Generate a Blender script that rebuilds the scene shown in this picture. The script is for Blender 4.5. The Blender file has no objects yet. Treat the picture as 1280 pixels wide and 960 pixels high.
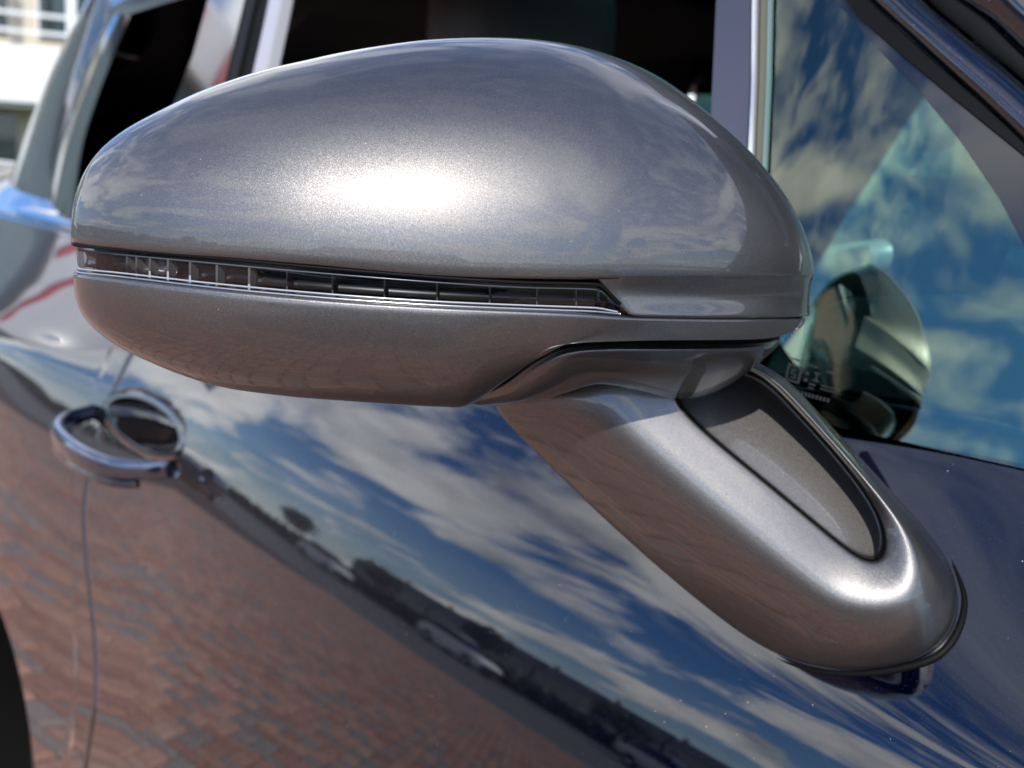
import bpy, bmesh, math, random
import numpy as np
from mathutils import Matrix, Vector
random.seed(7); rng=np.random.default_rng(7)
S=bpy.context.scene; COL=S.collection; PI=math.pi
# ------------------------------------------------------------------ camera
CAMP=np.array([0,-.5,1.2])          # drawing-space eye; the place itself is metres, see place()
EYE=np.array([0,-.5,1.32])
cd=bpy.data.cameras.new('camera'); cam=bpy.data.objects.new('camera',cd); COL.objects.link(cam)
_R,_U,_B=[(0.5607,0.8264,0.0515),(-0.1779,0.0595,0.9822),(0.8087,-0.5599,0.1804)]
cam.matrix_world=Matrix(((_R[0],_U[0],_B[0],EYE[0]),(_R[1],_U[1],_B[1],EYE[1]),(_R[2],_U[2],_B[2],EYE[2]),(0,0,0,1)))
cd.sensor_width=36; cd.lens=42.188; cd.clip_start=.02; cd.clip_end=3000
cd.dof.use_dof=True; cd.dof.focus_distance=.47; cd.dof.aperture_fstop=11.0; cd.dof.aperture_blades=9
S.camera=cam
S.view_settings.view_transform='Standard'; S.view_settings.look='None'; S.view_settings.exposure=0.35; S.view_settings.gamma=1
S.view_settings.use_curve_mapping=False
# ------------------------------------------------------------------ sun and sky
SUN_AZ=math.radians(-40.0)     # direction TO the sun, angle from +X towards +Y
SUN_EL=math.radians(34.0)
sdir=Vector((math.cos(SUN_EL)*math.cos(SUN_AZ),math.cos(SUN_EL)*math.sin(SUN_AZ),math.sin(SUN_EL)))
sl=bpy.data.lights.new('sun','SUN'); sl.energy=3.7; sl.angle=math.radians(.53); sl.color=(1,.955,.89)
so=bpy.data.objects.new('sun',sl); COL.objects.link(so); so.location=(0,0,20)
so.rotation_euler=sdir.to_track_quat('Z','Y').to_euler()
W=bpy.data.worlds.new('World'); S.world=W; W.use_nodes=True
nt=W.node_tree; nt.nodes.clear()
def N(t,typ,**kw):
    n=t.nodes.new(typ)
    for k,v in kw.items(): setattr(n,k,v)
    return n
def L(t,a,b): t.links.new(a,b)
def Mth(t,op,a,b=None,c=None,clamp=False):
    n=N(t,'ShaderNodeMath',operation=op,use_clamp=clamp)
    for i,v in enumerate((a,b,c)):
        if v is None: continue
        if isinstance(v,(int,float)): n.inputs[i].default_value=v
        else: L(t,v,n.inputs[i])
    return n.outputs[0]
def ramp(t,f,stops,interp='LINEAR'):
    n=N(t,'ShaderNodeValToRGB'); n.color_ramp.interpolation=interp
    e=n.color_ramp.elements
    while len(e)<len(stops): e.new(.5)
    for i,(p,c) in enumerate(stops):
        e[i].position=p; e[i].color=(*c,1) if len(c)==3 else c
    if f is not None: L(t,f,n.inputs[0])
    return n.outputs[0]
def mixc(t,f,a,b,mode='MIX'):
    n=N(t,'ShaderNodeMix',data_type='RGBA',blend_type=mode)
    for i,v in ((0,f),(6,a),(7,b)):
        if isinstance(v,(int,float)): n.inputs[i].default_value=v
        elif isinstance(v,tuple): n.inputs[i].default_value=(*v,1)
        else: L(t,v,n.inputs[i])
    return n.outputs[2]
sky=N(nt,'ShaderNodeTexSky',sky_type='NISHITA'); sky.sun_disc=False
sky.sun_elevation=SUN_EL; sky.sun_rotation=math.radians(90)-SUN_AZ; sky.air_density=1.0; sky.dust_density=.2; sky.ozone_density=4.0
tc=N(nt,'ShaderNodeTexCoord'); sp=N(nt,'ShaderNodeSeparateXYZ'); L(nt,tc.outputs['Generated'],sp.inputs[0])
zc=Mth(nt,'MAXIMUM',sp.outputs[2],0.0); den=Mth(nt,'ADD',zc,.24)
cx=Mth(nt,'DIVIDE',sp.outputs[0],den); cy=Mth(nt,'DIVIDE',sp.outputs[1],den)
cb=N(nt,'ShaderNodeCombineXYZ'); L(nt,cx,cb.inputs[0]); L(nt,cy,cb.inputs[1])

N1LOC=(9.1,8.8,0)
def noise(t,vec,scale,detail=6,rough=.55,dist=0,loc=(0,0,0),sc=(1,1,1),rot=(0,0,0)):
    m=N(t,'ShaderNodeMapping'); m.inputs['Location'].default_value=loc; m.inputs['Scale'].default_value=sc; m.inputs['Rotation'].default_value=rot
    L(t,vec,m.inputs[0]); n=N(t,'ShaderNodeTexNoise'); L(t,m.outputs[0],n.inputs['Vector'])
    n.inputs['Scale'].default_value=scale; n.inputs['Detail'].default_value=detail; n.inputs['Roughness'].default_value=rough; n.inputs['Distortion'].default_value=dist
    return n.outputs[0]
n1=noise(nt,cb.outputs[0],1.5,10,.55,.35,loc=N1LOC,rot=(0,0,.35),sc=(.8,1.4,1))
n2=noise(nt,cb.outputs[0],3.6,8,.60,.5,loc=(7.3,2.2,0),rot=(0,0,.9),sc=(.45,1.5,1))
m1=ramp(nt,n1,[(.475,(0,0,0)),(.55,(.85,.85,.85)),(.63,(1,1,1))]); m2=ramp(nt,n2,[(.55,(0,0,0)),(.80,(.40,.40,.40))])
cl=Mth(nt,'MAXIMUM',m1,m2)
n3=noise(nt,cb.outputs[0],7.5,7,.6,.4,loc=(4,2,0)); m3=ramp(nt,n3,[(.46,(0,0,0)),(.66,(.75,.75,.75))])   # mottled high cloud
cl=Mth(nt,'MULTIPLY',cl,ramp(nt,zc,[(.55,(1,1,1)),(.80,(.40,.40,.40))]))
cl=Mth(nt,'MAXIMUM',cl,Mth(nt,'MULTIPLY',m3,ramp(nt,zc,[(.22,(0,0,0)),(.42,(1,1,1)),(.62,(.8,.8,.8)),(.80,(.25,.25,.25))])))
hz=ramp(nt,zc,[(.0,(.45,.45,.45)),(.08,(.15,.15,.15)),(.2,(0,0,0))])
cl=Mth(nt,'MAXIMUM',cl,hz)
shade=noise(nt,cb.outputs[0],2.2,7,.6,.2,loc=(1,5,0))
ccol=ramp(nt,shade,[(.3,(5.5,5.9,6.6)),(.58,(14.5,14.6,14.7))])
skyb=mixc(nt,1.0,sky.outputs[0],(.60,.96,1.42),'MULTIPLY'); skyc=mixc(nt,cl,skyb,ccol)
bg=N(nt,'ShaderNodeBackground'); bg.inputs[1].default_value=.14; L(nt,skyc,bg.inputs[0])
wo=N(nt,'ShaderNodeOutputWorld'); L(nt,bg.outputs[0],wo.inputs[0])
S.cycles.max_bounces=10; S.cycles.transparent_max_bounces=12; S.cycles.glossy_bounces=6; S.cycles.caustics_reflective=False; S.cycles.caustics_refractive=False
S.cycles.sample_clamp_indirect=6; S.cycles.sample_clamp_direct=40

# ------------------------------------------------------------------ materials
def mat(name,base=(.5,.5,.5),rough=.5,metal=0,coat=0,coat_r=.03,spec=.5,trans=0,ior=1.5,emis=None):
    m=bpy.data.materials.new(name); m.use_nodes=True; t=m.node_tree
    b=t.nodes['Principled BSDF']; i=b.inputs
    i['Base Color'].default_value=(*base,1); i['Roughness'].default_value=rough; i['Metallic'].default_value=metal
    i['Coat Weight'].default_value=coat; i['Coat Roughness'].default_value=coat_r; i['Specular IOR Level'].default_value=spec
    i['Transmission Weight'].default_value=trans; i['IOR'].default_value=ior
    if emis: i['Emission Color'].default_value=(*emis,1); i['Emission Strength'].default_value=1
    return m,t,b
def obj_co(t): return N(t,'ShaderNodeTexCoord').outputs['Object']
def bump(t,b,h,strength=.3,dist=.01,sock='Normal'):
    n=N(t,'ShaderNodeBump'); n.inputs['Strength'].default_value=strength; n.inputs['Distance'].default_value=dist
    L(t,h,n.inputs['Height']); L(t,n.outputs[0],b.inputs[sock]); return n
def flakes(t,b,scale,amt,scale2=None):
    """every flake leans its own way: the base layer's normal is turned cell by cell"""
    v=N(t,'ShaderNodeTexVoronoi',feature='F1'); v.inputs['Scale'].default_value=scale; L(t,obj_co(t),v.inputs['Vector'])
    s=N(t,'ShaderNodeVectorMath',operation='SUBTRACT'); L(t,v.outputs['Color'],s.inputs[0]); s.inputs[1].default_value=(.5,.5,.5)
    k=N(t,'ShaderNodeVectorMath',operation='SCALE'); L(t,s.outputs[0],k.inputs[0]); k.inputs['Scale'].default_value=amt
    g=N(t,'ShaderNodeNewGeometry'); a=N(t,'ShaderNodeVectorMath',operation='ADD'); L(t,g.outputs['Normal'],a.inputs[0]); L(t,k.outputs[0],a.inputs[1])
    n=N(t,'ShaderNodeVectorMath',operation='NORMALIZE'); L(t,a.outputs[0],n.inputs[0]); L(t,n.outputs[0],b.inputs['Normal'])
    return v
M={}
# grey metallic mirror paint
m,t,b=mat('grey_metallic_paint',(.20,.192,.187),.42,.92,.85,.012)
v=flakes(t,b,6500,.14); sc_=N(t,'ShaderNodeSeparateColor'); L(t,v.outputs['Color'],sc_.inputs[0])
L(t,ramp(t,sc_.outputs[0],[(0,(.100,.095,.091)),(.80,(.145,.138,.132)),(.97,(.175,.167,.16)),(1,(.30,.29,.275))]),b.inputs['Base Color'])
b.inputs['Coat IOR'].default_value=1.48; M['grey']=m
# navy body paint
m,t,b=mat('navy_metallic_paint',(.003,.004,.014),.30,1.0,1.0,.004)
v=flakes(t,b,2600,.35); sc_=N(t,'ShaderNodeSeparateColor'); L(t,v.outputs['Color'],sc_.inputs[0])
L(t,ramp(t,sc_.outputs[0],[(0,(.0007,.0010,.0060)),(.96,(.0014,.0018,.0100)),(1,(.02,.025,.08))]),b.inputs['Base Color'])
b.inputs['Coat IOR'].default_value=1.78; b.inputs['Specular IOR Level'].default_value=.2
M['navy']=m
def dust(m,t,b,scale=240,thr=.045,keep=.55,col=(.55,.53,.5)):
    v=N(t,'ShaderNodeTexVoronoi',feature='F1'); v.inputs['Scale'].default_value=scale; L(t,obj_co(t),v.inputs['Vector'])
    c=N(t,'ShaderNodeSeparateColor'); L(t,v.outputs['Color'],c.inputs[0])
    f=Mth(t,'MULTIPLY',Mth(t,'LESS_THAN',v.outputs['Distance'],Mth(t,'MULTIPLY',c.outputs[1],thr)),Mth(t,'GREATER_THAN',c.outputs[0],keep))
    d=N(t,'ShaderNodeBsdfDiffuse'); d.inputs[0].default_value=(*col,1); mx=N(t,'ShaderNodeMixShader'); o=t.nodes['Material Output']
    L(t,f,mx.inputs[0]); L(t,b.outputs[0],mx.inputs[1]); L(t,d.outputs[0],mx.inputs[2]); L(t,mx.outputs[0],o.inputs['Surface'])
for k_,a_ in (('navy',(210,.06,.45)),('grey',(260,.05,.8))):
    m=M[k_]; dust(m,m.node_tree,m.node_tree.nodes['Principled BSDF'],*a_)
def simple(key,name,*a,**k): M[key]=mat(name,*a,**k)[0]
simple('gloss_black','gloss_black_trim',(.006,.006,.007),.08,0,.6,.02)
simple('rubber','black_rubber_seal',(.005,.005,.005),.5,0,0,.03,.08)
simple('matt_black','matt_black_plastic',(.004,.004,.004),.7,0,0,.03,.1)
simple('chrome','bright_chrome',(.75,.75,.76),.08,1.0)
simple('satin','satin_anodised_strip',(.10,.10,.13),.32,.9)
simple('strip_grey','pale_grey_strip',(.42,.42,.44),.35,.3)
simple('olive','olive_edge_seal',(.10,.095,.06),.4)
simple('glass_edge','green_glass_edge',(.10,.17,.16),.15,0,.5)
simple('mirror_glass','mirror_glass',(.85,.87,.9),.02,1.0)
simple('reflector','lamp_reflector',(.45,.45,.46),.18,.95)
simple('lamp_dark','lamp_dark_housing',(.012,.012,.013),.28,.2)
simple('lamp_rib','lamp_clear_rib',(.36,.37,.38),.22,.3)
simple('lamp_rib_dark','smoked_lens_rib',(.06,.06,.065),.25,.2)
simple('headlining','black_headlining',(.006,.006,.007),.9)
m,t,b=mat('black_leather',(.012,.013,.013),.45); bump(t,b,noise(t,obj_co(t),700,3,.6),.5,.002); M['leather']=m
simple('dash_grey','dark_green_grey_leather',(.045,.055,.052),.5)
simple('seat_grey','grey_seat_trim',(.10,.10,.105),.6)
simple('white_paint','white_paint',(.78,.78,.76),.45)
simple('white_gloss','white_gloss_paint',(.8,.8,.79),.25,0,.8,.03)
simple('red_paint','red_lettering_paint',(.55,.02,.03),.4)
simple('tyre','black_tyre_rubber',(.015,.015,.015),.75)
simple('rim','silver_alloy_rim',(.35,.35,.36),.3,.9)
simple('rim_dark','dark_alloy_rim',(.05,.05,.055),.35,.9)
simple('trunk','brown_bark',(.10,.07,.045),.9)
simple('concrete','pale_concrete',(.42,.41,.38),.85)
simple('render','cream_render',(.52,.45,.34),.85)
simple('dark_window','dark_window_pane',(.02,.03,.03),.05,0,0,.02,.9)
simple('slate','grey_roof_slate',(.10,.10,.11),.7)
simple('print','dark_print_on_glass',(.004,.006,.006),.6)
simple('blue_print','blue_dial_print',(.05,.14,.5),.4)
simple('lamp_red','red_lens',(.5,.01,.01),.2)
simple('van_glass','dark_van_glass',(.015,.018,.02),.04)
# tinted car glass: thin pane, clear tint plus fresnel gloss
def glassmat(name,tint,ior=1.5,gl=(1,1,1)):
    m=bpy.data.materials.new(name); m.use_nodes=True; t=m.node_tree; t.nodes.clear()
    fr=N(t,'ShaderNodeFresnel'); fr.inputs[0].default_value=ior
    tr=N(t,'ShaderNodeBsdfTransparent'); tr.inputs[0].default_value=(*tint,1)
    g=N(t,'ShaderNodeBsdfGlossy'); g.inputs['Roughness'].default_value=.006; g.inputs[0].default_value=(*gl,1)
    mx=N(t,'ShaderNodeMixShader'); o=N(t,'ShaderNodeOutputMaterial')
    L(t,fr.outputs[0],mx.inputs[0]); L(t,tr.outputs[0],mx.inputs[1]); L(t,g.outputs[0],mx.inputs[2]); L(t,mx.outputs[0],o.inputs[0]); return m
M['glass']=glassmat('green_tinted_glass',(.55,.80,.72),2.2,(.78,.84,.68))
M['lens']=glassmat('clear_smoked_lens',(.55,.56,.58),1.5)
M['far_glass']=glassmat('dark_tinted_far_glass',(.02,.045,.04),1.5)
M['roof_glass']=glassmat('dark_green_roof_glass',(.05,.13,.11),1.5)
# paving
def brickmat(name,island):
    m,t,b=mat(name,(.3,.15,.1),.85)
    if island: r=N(t,'ShaderNodeNewGeometry').outputs['Random Per Island']
    else: r=N(t,'ShaderNodeObjectInfo').outputs['Random']
    c=ramp(t,r,[(0,(.52,.27,.18)),(.22,(.60,.33,.23)),(.42,(.42,.20,.14)),(.58,(.56,.30,.20)),(.68,(.32,.29,.26)),(.82,(.27,.25,.235)),(.9,(.60,.37,.27))],'CONSTANT')
    n=noise(t,N(t,'ShaderNodeNewGeometry').outputs['Position'],38,6,.65)
    c=mixc(t,.55,c,ramp(t,n,[(.3,(.6,.6,.6)),(.7,(1,1,1))]),'MULTIPLY')
    L(t,c,b.inputs['Base Color']); bump(t,b,n,.5,.004); return m
M['brick']=brickmat('paving_block_clay',False); M['brick_mass']=brickmat('paving_block_clay_mass',True)
m,t,b=mat('joint_sand',(.10,.085,.07),.95); L(t,ramp(t,noise(t,obj_co(t),60,5),[(.3,(.03,.026,.022)),(.7,(.06,.05,.04))]),b.inputs['Base Color']); M['sand']=m
m,t,b=mat('asphalt',(.055,.055,.057),.85); L(t,ramp(t,noise(t,obj_co(t),25,6,.7),[(.3,(.10,.10,.10)),(.7,(.17,.17,.165))]),b.inputs['Base Color']); bump(t,b,noise(t,obj_co(t),200,3),.5,.004); M['asphalt']=m
m,t,b=mat('grass',(.05,.08,.02),.9); L(t,ramp(t,noise(t,obj_co(t),1.5,8,.7),[(.3,(.035,.06,.015)),(.7,(.09,.12,.035))]),b.inputs['Base Color']); M['grass']=m
def leafm(name,a,c):
    m,t,b=mat(name,a,.6); L(t,ramp(t,N(t,'ShaderNodeNewGeometry').outputs['Random Per Island'],[(0,a),(1,c)]),b.inputs['Base Color']); return m
M['leaf']=leafm('green_leaves',(.025,.05,.012),(.10,.14,.03)); M['leaf_dark']=leafm('dark_green_leaves',(.015,.03,.010),(.05,.08,.02))
m,t,b=mat('house_brickwork',(.26,.10,.07),.85)
bt=N(t,'ShaderNodeTexBrick'); bt.inputs['Color1'].default_value=(.30,.11,.07,1); bt.inputs['Color2'].default_value=(.22,.08,.055,1); bt.inputs['Mortar'].default_value=(.35,.32,.28,1); bt.inputs['Scale'].default_value=4
L(t,obj_co(t),bt.inputs[0]); L(t,bt.outputs[0],b.inputs['Base Color']); M['house']=m
# ------------------------------------------------------------------ mesh helpers
def link(o): COL.objects.link(o); return o
def empty(name,loc,label=None,cat=None,group=None):
    o=link(bpy.data.objects.new(name,None)); o.location=loc; o.empty_display_size=.1
    if label: o['label']=label
    if cat: o['category']=cat
    if group: o['group']=group
    return o
SCALE=1.0
def place(V):
    """car drawings are at 10:7, mirror drawings at 1:1; both are laid out from the same datum"""
    V=np.asarray(V,float)
    if SCALE is None: return V
    return EYE+(V-CAMP)*SCALE
WORLD={}
def wloc(o): return WORLD.get(o.name,Vector(o.location)) if o.parent else Vector(o.location)
def mk(name,verts,faces,mt,parent=None,smooth=True,label=None,cat=None,group=None,kind=None,origin=None,autosharp=None):
    """one mesh object; vertices are given in world coordinates"""
    V=place(verts)
    og=np.array(place(origin) if origin is not None else (V.min(0)+V.max(0))/2)
    if origin is None and parent is None: og[2]=V[:,2].min()
    me=bpy.data.meshes.new(name); me.from_pydata((V-og).tolist(),[],[tuple(int(i) for i in f) for f in faces]); me.validate(); me.update()
    if smooth: me.polygons.foreach_set('use_smooth',[True]*len(me.polygons))
    me.materials.append(M[mt] if isinstance(mt,str) else mt)
    o=link(bpy.data.objects.new(name,me))
    if parent is not None: o.parent=parent; o.location=Vector(og)-wloc(parent)
    else: o.location=og
    WORLD[o.name]=Vector(og)
    if autosharp is not None: me.set_sharp_from_angle(angle=math.radians(autosharp))
    for k,v in (('label',label),('category',cat),('group',group),('kind',kind)):
        if v: o[k]=v
    return o
def cr(P,n,closed=False):
    """Catmull-Rom through P, n points even in length"""
    P=np.asarray(P,float); 
    if closed: Q=np.vstack([P[-1],P,P[0],P[1]])
    else: Q=np.vstack([2*P[0]-P[1],P,2*P[-1]-P[-2]])
    out=[]
    for i in range(len(Q)-3):
        p0,p1,p2,p3=Q[i:i+4]; t=np.linspace(0,1,24,endpoint=False)[:,None]
        out.append(.5*((2*p1)+(-p0+p2)*t+(2*p0-5*p1+4*p2-p3)*t**2+(-p0+3*p1-3*p2+p3)*t**3))
    D=np.vstack(out+[P[:1] if closed else P[-1:]])
    s=np.concatenate([[0],np.cumsum(np.linalg.norm(np.diff(D,axis=0),axis=1))]); u=np.linspace(0,s[-1],n+(1 if closed else 0))
    R=np.column_stack([np.interp(u,s,D[:,k]) for k in range(D.shape[1])])
    return R[:-1] if closed else R
def at(poly,s):
    """points on resampled polyline at fractions s"""
    x=np.linspace(0,1,len(poly)); return np.column_stack([np.interp(s,x,poly[:,k]) for k in range(poly.shape[1])])
def gfaces(nu,nv,wrapu=False,wrapv=False,off=0):
    F=[]
    for i in range(nu if wrapu else nu-1):
        for j in range(nv if wrapv else nv-1):
            a=i*nv+j; b_=((i+1)%nu)*nv+j; c=((i+1)%nu)*nv+(j+1)%nv; d=i*nv+(j+1)%nv
            F.append((off+a,off+b_,off+c,off+d))
    return F
def gnorm(P,centre):
    du=np.gradient(P,axis=0); dv=np.gradient(P,axis=1); n=np.cross(du,dv); l=np.linalg.norm(n,axis=2,keepdims=True); n=n/np.where(l<1e-12,1,l)
    flip=np.sum(n*(P-centre))<0
    return (-n if flip else n),flip
def grid(name,P,mt,parent,centre,lips='',lip=.006,rad=.0012,**kw):
    """surface patch P[u][v]; lips names edges (0 1 = u ends, 2 3 = v ends) that roll over and return inwards"""
    n,flip=gnorm(P,centre)
    def roll(edge,inner,nn):   # rows outward from the edge
        t_=edge-inner; t_=t_/np.maximum(np.linalg.norm(t_,axis=-1,keepdims=True),1e-9)
        return [edge+t_*rad*.7-nn*rad*.3, edge+t_*rad-nn*rad*1.2, edge+t_*rad-nn*lip]
    if '2' in lips:
        r=roll(P[:,0],P[:,1],n[:,0]); P=np.concatenate([r[2][:,None],r[1][:,None],r[0][:,None],P],1); n=np.concatenate([n[:,:1]]*3+[n],1)
    if '3' in lips:
        r=roll(P[:,-1],P[:,-2],n[:,-1]); P=np.concatenate([P,r[0][:,None],r[1][:,None],r[2][:,None]],1); n=np.concatenate([n]+[n[:,-1:]]*3,1)
    if '0' in lips:
        r=roll(P[0],P[1],n[0]); P=np.concatenate([r[2][None],r[1][None],r[0][None],P],0); n=np.concatenate([n[:1]]*3+[n],0)
    if '1' in lips:
        r=roll(P[-1],P[-2],n[-1]); P=np.concatenate([P,r[0][None],r[1][None],r[2][None]],0)
    nu,nv=P.shape[:2]; F=gfaces(nu,nv)
    if not flip: pass
    else: F=[f[::-1] for f in F]
    return mk(name,P.reshape(-1,3),F,mt,parent,**kw)
def box_vf(x0,x1,y0,y1,z0,z1,ch=0):
    v=[(x,y,z) for z in (z0,z1) for y in (y0,y1) for x in (x0,x1)]
    f=[(0,2,3,1),(4,5,7,6),(0,1,5,4),(2,6,7,3),(0,4,6,2),(1,3,7,5)]
    return v,f
class MB:
    def __init__(s): s.v=[]; s.f=[]
    def add(s,v,f): o=len(s.v); s.v+=[tuple(p) for p in v]; s.f+=[tuple(o+i for i in q) for q in f]; return s
    def box(s,*a): return s.add(*box_vf(*a))
    def bev(s,x0,x1,y0,y1,z0,z1,r):
        bm=bmesh.new(); v,f=box_vf(x0,x1,y0,y1,z0,z1); vs=[bm.verts.new(p) for p in v]
        for q in f: bm.faces.new([vs[i] for i in q])
        bmesh.ops.bevel(bm,geom=list(bm.edges),offset=r,segments=3,profile=.5,affect='EDGES'); bm.verts.index_update()
        s.add([tuple(v.co) for v in bm.verts],[[v.index for v in f.verts] for f in bm.faces]); bm.free(); return s
    def tube(s,path,rad,n=12,caps=True):
        P=np.asarray(path,float); R=np.broadcast_to(np.asarray(rad,float),(len(P),)) if np.ndim(rad)<1 else np.asarray(rad,float)
        T=np.gradient(P,axis=0); T/=np.linalg.norm(T,axis=1,keepdims=True); up=np.array([0,0,1.]) if abs(T[0][2])<.9 else np.array([1.,0,0])
        V=[]
        for p,t_,r in zip(P,T,R):
            a=np.cross(t_,up); a/=np.linalg.norm(a); b_=np.cross(t_,a); 
            for k in range(n):
                q=2*PI*k/n; V.append(p+r*(a*math.cos(q)+b_*math.sin(q)))
        F=gfaces(len(P),n,wrapv=True)
        if caps: F+= [tuple(range(n))[::-1],tuple((len(P)-1)*n+k for k in range(n))]
        return s.add(V,F)
    def build(s,name,mt,parent=None,**kw): return mk(name,s.v,s.f,mt,parent,**kw)
import numpy as np
def _sm(t):
    t=np.clip(t,0,1); return t*t*(3-2*t)
_BZ=np.array([-.50,-.30,-.10,.10,.25,.38,.51,.61,.71,.79,.86,.92,.97,1.00,1.022])
_BP=np.radians([-10,0,3.5,6,8.5,10,11.5,13,15.2,18,23,29,36,43,50])
_zz=np.linspace(-.50,1.022,380)
_pp=np.interp(_zz,_BZ,_BP)
_k=np.hanning(17);_k/=_k.sum()
_pp=np.convolve(np.pad(_pp,8,mode='edge'),_k,mode='valid')
_yy=np.concatenate([[0],np.cumsum(np.tan((_pp[1:]+_pp[:-1])/2)*np.diff(_zz))])
_yy-=np.interp(.79,_zz,_yy)-.040
_RZ=np.array([-.50,-.2,.15,.45,.60,.72,.80,.832,.845,.87,.92,.97,1.00,1.022])
_RY=np.array([-.03,-.095,-.118,-.105,-.090,-.072,-.055,-.045,-.034,-.008,.040,.085,.112,.132])
_zr=np.linspace(-.50,1.022,380); _k2=np.hanning(9);_k2/=_k2.sum()
_yr=np.convolve(np.pad(np.interp(_zr,_RZ,_RY),4,mode='edge'),_k2,mode='valid')
def _rp(t,w=.12):
    t=np.minimum(np.asarray(t,float),.9); return np.where(t<-w,0,np.where(t>w,t,(t+w)**2/(4*w)))
BETA=.43
def belt_drop(x): return .055*_rp(np.asarray(x)+.60)
def body_y(x,z):
    """side skin of the car: inboard offset y at (x, z)"""
    x=np.asarray(x,float); z=np.asarray(z,float)+belt_drop(x)
    y0=np.interp(z,_zz,_yy); y1=np.interp(z,_zr,_yr)
    w=_sm((-x-1.55)/1.1)
    y=y0*(1-w)+y1*w
    y=y+.13*_rp(x+1.0,.6)+(BETA-.13)*_rp(x+.62)*_sm((z-.84)/.18)
    y=y+.06*np.clip(x-.6,0,3)**2
    y=y+.020*np.clip(-x-3.2,0,3)**2
    return y
GY0,GZ0,GS=.150,1.045,.32
def green_y(x,z):
    """surface of the side windows"""
    x=np.asarray(x,float)
    return GY0+(np.asarray(z)+belt_drop(x)-GZ0)*GS+.03*np.clip(-x-1.6,0,3)**2+.13*_rp(x+1.0,.6)+(BETA-.13)*_rp(x+.70)

# ------------------------------------------------------------------ ground
SCALE=None
PAVE_Y=-13.0
mk('ground',[(-900,-900,-.16),(900,-900,-.16),(900,900,-.16),(-900,900,-.16)],[(0,1,2,3)],'grass',None,smooth=False,kind='structure')
pv=MB().box(-26,9,PAVE_Y,9,-.15,-.012).build('brick_paving','sand',None,smooth=False,kind='structure')
MB().box(-300,300,-30.0,PAVE_Y-.13,-.2,-.10).build('road','asphalt',None,smooth=False,kind='structure')
MB().bev(-120,60,PAVE_Y-.125,PAVE_Y-.004,-.2,.004,.012).build('kerb','concrete',None,smooth=False,kind='structure')
MB().box(-300,300,-90,-30.3,-.2,.02).build('verge','grass',None,smooth=False,kind='structure')
MB().bev(-200,120,-30.28,-30.02,-.2,.05,.012).build('kerb','concrete',None,smooth=False,kind='structure')
# herringbone clay blocks
def block_vf(cx_,cy_,ang,zt,l=.2,w=.1,g=.005,c=.008):
    hl=l/2-g; hw=w/2-g; V=[]
    for (z,i) in ((zt-.04,0),(zt-c,0),(zt,c)):
        for a,b_ in ((-1,-1),(1,-1),(1,1),(-1,1)):
            x=a*(hl-i); y=b_*(hw-i); V.append((cx_+x*math.cos(ang)-y*math.sin(ang),cy_+x*math.sin(ang)+y*math.cos(ang),z))
    F=[(8,9,10,11)]+[(i,(i+1)%4,4+(i+1)%4,4+i) for i in range(4)]+[(4+i,4+(i+1)%4,8+(i+1)%4,8+i) for i in range(4)]
    return V,F
HA=math.radians(52); blocks=[]; BW=.1
ca,sa=math.cos(HA),math.sin(HA)
for i in range(-240,240):
    for j in range(-240,240):
        k=(i-j)%4
        # 90-degree herringbone on a unit grid of .1 m: cells (i,j) with k==0 start a horizontal block, k==2 a vertical one
        if k==0: u,v_,a=(i+1)*BW,(j+.5)*BW,0
        elif k==3: u,v_,a=(i+.5)*BW,(j+1)*BW,PI/2
        else: continue
        x=u*ca-v_*sa-3; y=u*sa+v_*ca-1.5
        if -17<x<4.5 and PAVE_Y+.12<y<3.0: blocks.append((x,y,a+HA))
blocks.sort(key=lambda q:(q[0]+1.35)**2*.45+(q[1]+1.05)**2)
V0,F0=block_vf(0,0,0,0); bme=None
for n_,(x,y,a) in enumerate(blocks[:300]):
    if bme is None:
        o=mk('paving_block',V0,F0,'brick',pv,smooth=False,origin=(0,0,0)); bme=o.data
    else: o=link(bpy.data.objects.new('paving_block',bme)); o.parent=pv
    o.location=Vector((x,y,random.uniform(-.0015,.0015)))-pv.location; o.rotation_euler=(random.gauss(0,.006),random.gauss(0,.006),a+random.gauss(0,.004))
mb=MB()
for (x,y,a) in blocks[300:]:
    mb.add(*block_vf(x,y,a+random.gauss(0,.004),random.uniform(-.002,.002)))
o=mb.build('paving_block_field','brick_mass',pv,smooth=False,kind='stuff')
# ------------------------------------------------------------------ the car
SCALE=.7
car=empty('car',(-1.2,.85,0),'dark navy car seen along its side with a grey metallic door mirror and open windows','car')
CEN=np.array([-1.0,1.0,.6])
XA,XB,XC,XD=2.75,.15,-1.852,-4.5
def cup(x,z,g=.008):
    a=(x+1.715)/(.135+g); b_=(z-.797)/(.030+g); r=a*a+b_*b_
    return .045*np.clip(1-r,0,1)**.6
def seam_shift(z): return .20*_sm((.68-z)/.30)     # the rear door edge sweeps forward round the wheel arch
def panel(name,x0,x1,nx,z0,z1,nz,mt='navy',extra=None,gap=.002,z0f=None,sweep=0,**kw):
    xs=np.linspace(x0-math.copysign(gap,x0-x1),x1+math.copysign(gap,x0-x1),nx); tz=np.linspace(0,1,nz); q=np.linspace(0,1,nx)
    wq=(q**4 if sweep==1 else (1-q)**4 if sweep==2 else q*0)
    X=np.repeat(xs[:,None],nz,1); ZL=np.full(nx,float(z0)) if z0f is None else z0f(xs+.20*wq)
    Z=ZL[:,None]+(z1-belt_drop(xs)-ZL)[:,None]*tz[None]
    X=X+seam_shift(Z)*wq[:,None]
    Y=body_y(X,Z)
    if extra is not None: Y=Y+extra(X,Z)
    return grid(name,np.stack([X,Y,Z],-1),mt,car,CEN,lips='013',lip=.012,rad=.002,**kw)
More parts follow.
